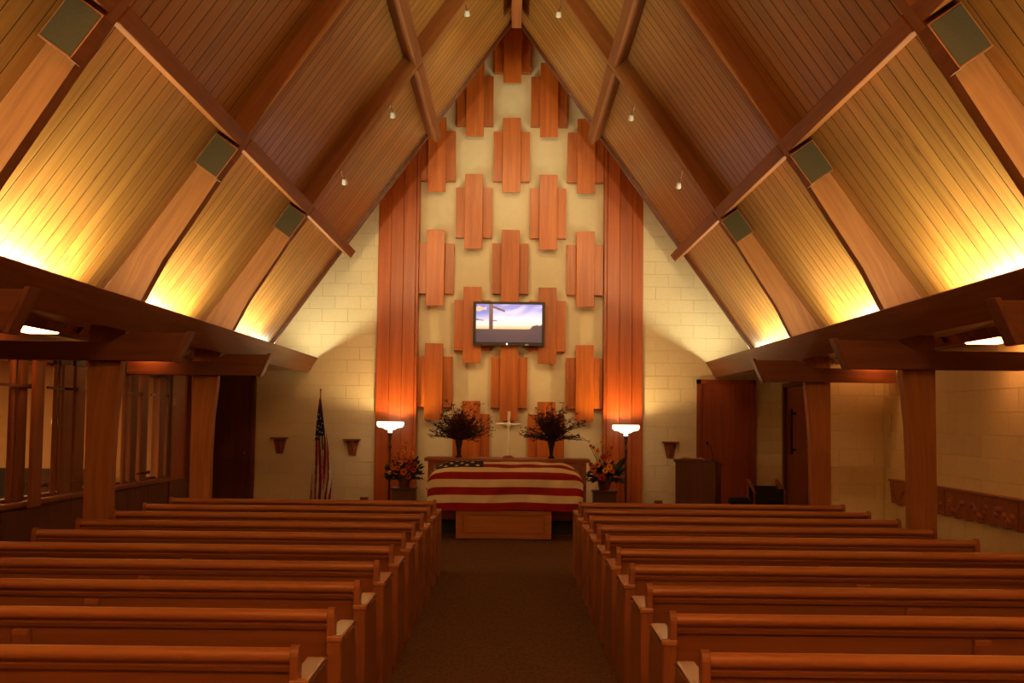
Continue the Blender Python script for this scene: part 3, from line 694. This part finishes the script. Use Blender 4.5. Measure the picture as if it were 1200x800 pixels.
for j in range(NT):
    for i in range(NA):
        a = (i + .5) / NA; q = (j + .5) / NT
        edge = .40 - .10 * a + (.12 if .52 < a < .66 else 0)
        if q < .06 and a < .5: mi = 0
        elif q < edge and a < .8 - .1 * q: mi = 2
        else: mi = 0 if int(math.floor(a * 9 + (q * 4.2 if a > .6 else -q * 1.8) + 20)) % 2 == 0 else 1
        fs.append((j * (NA + 1) + i, j * (NA + 1) + i + 1, (j + 1) * (NA + 1) + i + 1, (j + 1) * (NA + 1) + i)); mis.append(mi)
b.v = vs; b.f = fs; b.mi = mis; b.build('cloth', [M['fl_red'], M['fl_white'], M['fl_blue']], t, smooth='all')
st = MB()
for q, a in ((.14, .2), (.19, .45), (.2, .1), (.24, .3), (.26, .55), (.29, .15), (.31, .4), (.34, .25), (.36, .08), (.22, .7), (.3, .66)):
    star(st, fl(a, q), (1, 0, 0), (0, 0, 1), .017, (0, -.02 / .004 * .8, 0))
st.build('stars', M['star'], t)

# television
t = thing('television', 'flat television hung on the wood panels showing a sunset', 'television', (-.05, 18.62, 3.01))
W_, H_ = .562, .345
MB().box(-W_, W_, 0, .07, -H_, H_).build('housing', M['black'], t, bevel=.008)
MB().box(-.25, .25, .07, .12, -.2, .2).box(-.06, .06, .1, .17, -.1, .1).build('wall_mount', M['black'], t)
bz = MB().box(-W_, W_, -.012, 0, .305, H_).box(-W_, W_, -.012, 0, -H_, -.29).box(-W_, -.515, -.012, 0, -.29, .305).box(.515, W_, -.012, 0, -.29, .305)
bz.build('bezel', M['black'], t, bevel=.003)
NXs, NYs = 150, 88
sx0, sx1, sz0, sz1 = -.515, .515, -.29, .305
vs = []; cols_ = []
def mixc(a, b_, k): k = max(0, min(1, k)); return tuple(a[i] + (b_[i] - a[i]) * k for i in range(3))
def pic(u, v):      # u 0..1 left to right, v 0..1 bottom to top, linear colours
    g = (.042, .030, .052)
    hz = .345 + (0.11 if u > .80 else 0) * min(1, (u - .80) * 12) + (.012 * math.sin(u * 90) if u > .78 else .003 * math.sin(u * 60))
    if v < hz: return g
    if .195 < u < .255: return g                               # upright of the cross silhouette
    if u > .255 and u < .44 and abs(v - (.93 - (u - .255) * .62)) < .03: return g
    if u < .12 and abs(v - (.60 - (u) * .25)) < .022 - u * .12: return (.16, .11, .22)
    if .255 < u < .32 and abs(v - .57) < .018: return (.22, .16, .28)
    k = (v - .34) / .66
    c = mixc((1.0, .50, .16), (1.0, .86, .72), k * 5)
    c = mixc(c, (.86, .80, .95), (k - .2) * 2.5) if k > .2 else c
    sky = mixc((.36, .44, .90), (.10, .18, .62), (k - .5) * 2)
    cloud = .5 + .5 * math.sin(v * 26 - u * 9 + 1.6 * math.sin(u * 7 + v * 5)) * math.cos(u * 6 + v * 3)
    if k > .38: c = mixc(c, sky, (k - .38) * 2.6 * (.35 + .75 * cloud))
    if u < .2 and k > .25: c = mixc(c, (.10, .18, .60), (k - .25) * 2)
    if u < .16 and abs(v - .89 + .1 * (.16 - u)) < .05 + .02 * math.sin(u * 40): c = (.95, .50, .36)
    if .28 < u < .75 and abs(v - (.69 + .08 * u)) < .012 + .01 * math.sin(u * 30): c = mixc(c, (.80, .50, .55), .6)
    return c
for j in range(NYs + 1):
    for i in range(NXs + 1):
        u, v_ = i / NXs, j / NYs; vs.append((sx0 + (sx1 - sx0) * u, -.004, sz0 + (sz1 - sz0) * v_)); cols_.append(pic(u, v_))
fs = [(j * (NXs + 1) + i, j * (NXs + 1) + i + 1, (j + 1) * (NXs + 1) + i + 1, (j + 1) * (NXs + 1) + i) for j in range(NYs) for i in range(NXs)]
me = bpy.data.meshes.new('screen'); me.from_pydata(vs, [], fs)
ca = me.color_attributes.new('picture', 'FLOAT_COLOR', 'POINT')
for k, c in enumerate(cols_): ca.data[k].color = (*c, 1)
m, nt, b_ = newmat('screen_picture'); at = N(nt, 'ShaderNodeAttribute'); at.attribute_name = 'picture'
nt.links.new(at.outputs['Color'], b_.inputs['Emission Color']); b_.inputs['Emission Strength'].default_value = .50; b_.inputs['Base Color'].default_value = (.01, .01, .01, 1); b_.inputs['Roughness'].default_value = .15
me.materials.append(m); tag(link('screen', me, t), 'lit picture of a sunset sky with a dark cross silhouette')
MB().lathe([(0, 0), (.014, 0), (.014, .004), (0, .004)], n=12).build('power_light', M['led'], t).matrix_local = Matrix.Translation((-.03, -.013, -.318)) @ Matrix.Rotation(math.pi / 2, 4, 'X')
b = MB()
for k in range(5): b.box(.255 + k * .012, .262 + k * .012, -.0145, -.012, -.336, -.320 + .006 * math.sin(k * 1.1))
b.build('badge', M['white_metal'], t)

# lectern with microphone and book
t = thing('lectern', 'dark brown lectern in front of the red-brown door', 'lectern', (2.56, 16.6, 0), math.radians(-20))
MB().box(-.28, .28, -.02, .02, .05, .98).build('front_panel', M['wains'], t, bevel=.004)
for sx in (-.28, .25): MB().box(sx, sx + .03, .02, .40, .05, .94).build('side_panel', M['wains'], t, bevel=.003)
MB().box(-.25, .25, .02, .38, .50, .53).build('shelf', M['wains'], t)
MB().prism([(-.05, .96), (.43, .90), (.43, .93), (-.05, .995)], -.30, .30, ax='X').build('top', M['darkz'], t, bevel=.004)
MB().box(-.30, .30, -.03, .42, 0, .06).build('base', M['wains'], t, bevel=.004)
t = thing('open_book', 'thick open book lying on top of the lectern', 'book', (2.50, 16.68, .985), math.radians(-20))
MB().box(-.17, .17, .0, .20, 0, .012).build('cover', M['darkz'], t, bevel=.003)
MB().prism([(-.16, .012), (-.10, .035), (0, .02), (.10, .035), (.16, .012)], .01, .19).build('pages', M['tan'], t)
t = thing('microphone', 'black gooseneck microphone standing on the lectern', 'microphone', (2.80, 16.66, .985))
MB().lathe([(0, 0), (.022, 0), (.022, .012), (0, .018)], n=12).build('base', M['black'], t)
MB().tube([(0, 0, .01), (0, 0, .1), (-.02, -.01, .18), (-.06, -.02, .225)], .005, 6).build('gooseneck', M['black'], t)
MB().tube([(-.055, -.02, .222), (-.075, -.024, .235), (-.10, -.03, .24)], [.010, .016, .012], 8).build('capsule', M['black'], t, smooth=True)

# armchair and low stool by the far right door
t = thing('armchair', 'low dark armchair with sloping wood rails right of the lectern', 'chair', (3.66, 17.2, 0))
MB().box(-.20, .20, -.22, .25, .30, .40).build('seat', M['sofa'], t, bevel=.02)
MB().box(-.20, .20, .20, .26, .40, .60).build('backrest', M['sofa'], t, bevel=.02)
for sx in (-.22, .19):
    MB().prism([(-.24, .50), (.28, .66), (.28, .70), (-.24, .545)], sx, sx + .04, ax='X').build('armrest', M['altar'], t, bevel=.006)
    MB().box(sx, sx + .04, -.22, -.18, 0, .52).build('leg', M['altar'], t); MB().box(sx, sx + .04, .22, .26, 0, .66).build('leg', M['altar'], t)
MB().box(-.2, .2, -.24, -.20, .36, .58).build('front_panel', M['sofa'], t)
t = thing('footstool', 'low dark stool between the lectern and the armchair', 'stool', (3.27, 17.2, 0))
MB().box(-.13, .13, -.13, .13, .34, .44).build('seat', M['sofa'], t, bevel=.02)
for sx in (-.11, .08):
    for sy in (-.11, .08): MB().box(sx, sx + .03, sy, sy + .03, 0, .34).build('leg', M['altar'], t)

# carved rail on the right wall
r_ = thing('carved_rail', 'long carved wood rail mounted on the right aisle wall', 'wall rail', (4.285, 0, 0))
for (a, e) in ((8.3, 10.0), (10.02, 11.7), (11.72, 13.4)):
    pts = [(a, .88), (e, .88)]
    if e > 13: pts = [(a, .88), (e - .02, .88), (e, .86), (e - .05, .70)]
    n = 24
    for k in range(n + 1):
        q = e - (e - a) * k / n; 
        if e > 13 and k < 1: continue
        pts.append((q, .625 + .022 * abs(math.sin(math.pi * k / 4))))
    MB().prism(pts, -.055, -.003, ax='X').build('board', M['altar'], r_)
    for k in range(3):
        cx_ = a + (e - a) * (k + .5) / 3; cv = MB()
        for q in range(7):
            an = math.pi * q / 6; cc = (cx_ + .17 * math.cos(an), .735 + .05 * math.sin(an * 2 + k))
            cv.lathe([(0, .016), (.02, .012), (.036, 0)], n=8)
            for vi in range(len(cv.v) - 24, len(cv.v)):
                vx = cv.v[vi]; cv.v[vi] = (-.055 - vx[2], cc[0] + vx[0] * 1.5, cc[1] + vx[1])
        cv.build('carving', M['altar'], r_, smooth='all')
MB().box(-.07, -.003, 8.3, 13.4, .88, .905).build('cap', M['altar'], r_, bevel=.004)

# speaker boxes on the ribs
for y0, pos in ((6.7, 'largest in view'), (10.0, 'middle one of its side'), (13.3, 'nearest the altar')):
    for s, sd in ((-1, 'left'), (1, 'right')):
        t = bpy.data.objects.new('speaker_box', None); C.objects.link(t)
        tag(t, f'square speaker box with olive cloth on the {sd} roof slope, {pos}', 'speaker', 'speaker boxes under the purlins')
        c2 = Vector((s * 2.486, 3.683)); ex = Vector((s * math.cos(SL), 0, -math.sin(SL))); ez = Vector((s * math.sin(SL), 0, math.cos(SL)))
        ey = ez.cross(ex)
        R3 = Matrix((ex, ey, ez)).transposed().to_4x4()
        t.matrix_world = Matrix.Translation((c2[0], y0 - .08, c2[1])) @ R3
        sg = 1 if ey.y > 0 else -1
        ya, yb = (-.075 * sg, .078 * sg)
        f0, f1 = sorted((ya, yb)); g0, g1 = sorted((ya - .004 * sg, ya + .012 * sg))
        MB().box(-.155, -.143, f0, f1, -.118, .118).box(.143, .155, f0, f1, -.118, .118).box(-.143, .143, f0, f1, -.118, -.107).box(-.143, .143, f0, f1, .107, .118).build('cabinet', M['trimwood'], t, bevel=.002)
        MB().box(-.143, .143, g0, g1, -.107, .107).build('grille', M['grille'], t)

# spotlights on the last rib
for i, (x, z) in enumerate(((-1.934, 4.21), (-1.395, 4.99), (-.56, 6.19), (.496, 6.19), (1.336, 4.99), (1.883, 4.21))):
    nm = ['lowest', 'middle', 'highest', 'highest', 'middle', 'lowest'][i]; sd = 'left' if i < 3 else 'right'
    t = thing('spotlight', f'small white spotlight on the {sd} roof slope, {nm} of three on that side', 'spotlight', (x, 13.52, z), 0, 'small spotlights aimed at the altar wall')
    s = -1 if x < 0 else 1
    MB().lathe([(0, -.035), (.018, -.035), (.028, -.02), (.034, .03), (.030, .03), (.016, .0)], n=14).build('head', M['white_metal'], t, smooth=True).matrix_local = Matrix.Rotation(math.radians(-135), 4, 'X')
    MB().lathe([(0, .014), (.02, .018), (.029, .028)], n=12).build('lens', M['bulb'], t).matrix_local = Matrix.Rotation(math.radians(-135), 4, 'X')
    MB().tube([(0, -.01, .02), (s * .02, -.06, .07), (s * .03, -.11, .14)], .007, 6).build('bracket', M['bronze'], t)
    tgt = Vector((x * .55, YW, z - 1.2))
    hi = i in (2, 3)
    l = bpy.data.lights.new('spot_beam', 'SPOT'); l.energy = SPOT_W; l.color = SPOT_COL; l.spot_size = math.radians(60 if not hi else 56); l.spot_blend = .8; l.shadow_soft_size = .03
    o = bpy.data.objects.new('spot_beam', l); C.objects.link(o); o.parent = t; o.location = (0, .06, -.01)
    o.rotation_euler = (tgt - Vector((x, 13.62, z))).to_track_quat('-Z', 'Y').to_euler()

# two narrow beams from the highest spotlights onto the altar cross
for x in (-.56, .496):
    l = bpy.data.lights.new('cross_beam', 'SPOT'); l.energy = 75; l.color = (1, .8, .5); l.spot_size = math.radians(11); l.spot_blend = .6; l.shadow_soft_size = .03
    o = bpy.data.objects.new('cross_light', l); C.objects.link(o); o.location = (x, 13.64, 6.15)
    o.rotation_euler = (Vector((-.035, 16.05, 1.35)) - Vector(o.location)).to_track_quat('-Z', 'Y').to_euler()

# aisle ceiling lights
for s, sd in ((-1, 'left'), (1, 'right')):
    for y0, pos in ((.25, 'rearmost'), (3.5, 'second from the rear'), (6.85, 'third from the rear'), (10.13, 'above the middle of the aisle'), (13.2, 'nearest the altar')):
        t = thing('ceiling_light', f'glowing flat ceiling light over the {sd} aisle, {pos}', 'ceiling light', (s * 3.975, y0 - .1, 2.26), 0, 'flat lights over the side aisles')
        MB().box(-.145, .145, -.09, .09, -.015, 0).build('base', M['white_metal'], t)
        MB().prism([(-.14, -.015), (.14, -.015), (.13, -.065), (-.13, -.065)], -.085, .085).build('lens', M['lens'], t, bevel=.008)

# added fill globes, unseen behind the viewer, to brighten the nave
for i, (x, y0, lb) in enumerate(((-.6, -.9, 'added fill light globe hung unseen behind the viewer, left one'), (.6, -.9, 'added fill light globe hung unseen behind the viewer, right one'))):
    z = 5.55; t = thing('fill_globe', lb, 'lamp', (x, y0, z), 0, 'added fill light globes behind the viewer')
    MB().tube([(0, 0, .16), (0, 0, deckz(x) - z + .02)], .008, 8).build('rod', M['bronze'], t)
    MB().lathe([(.03, .16), (.05, .15), (.05, .13), (.03, .125)], n=16).build('cap', M['bronze'], t)
    MB().lathe([(.04, .13), (.10, .09), (.13, 0), (.11, -.08), (.05, -.125), (0, -.13)], n=20).build('globe', plain('fill_globe_lit', (.8, .7, .5), emit=FILL_COL, es=FILL_W), t, smooth='all')
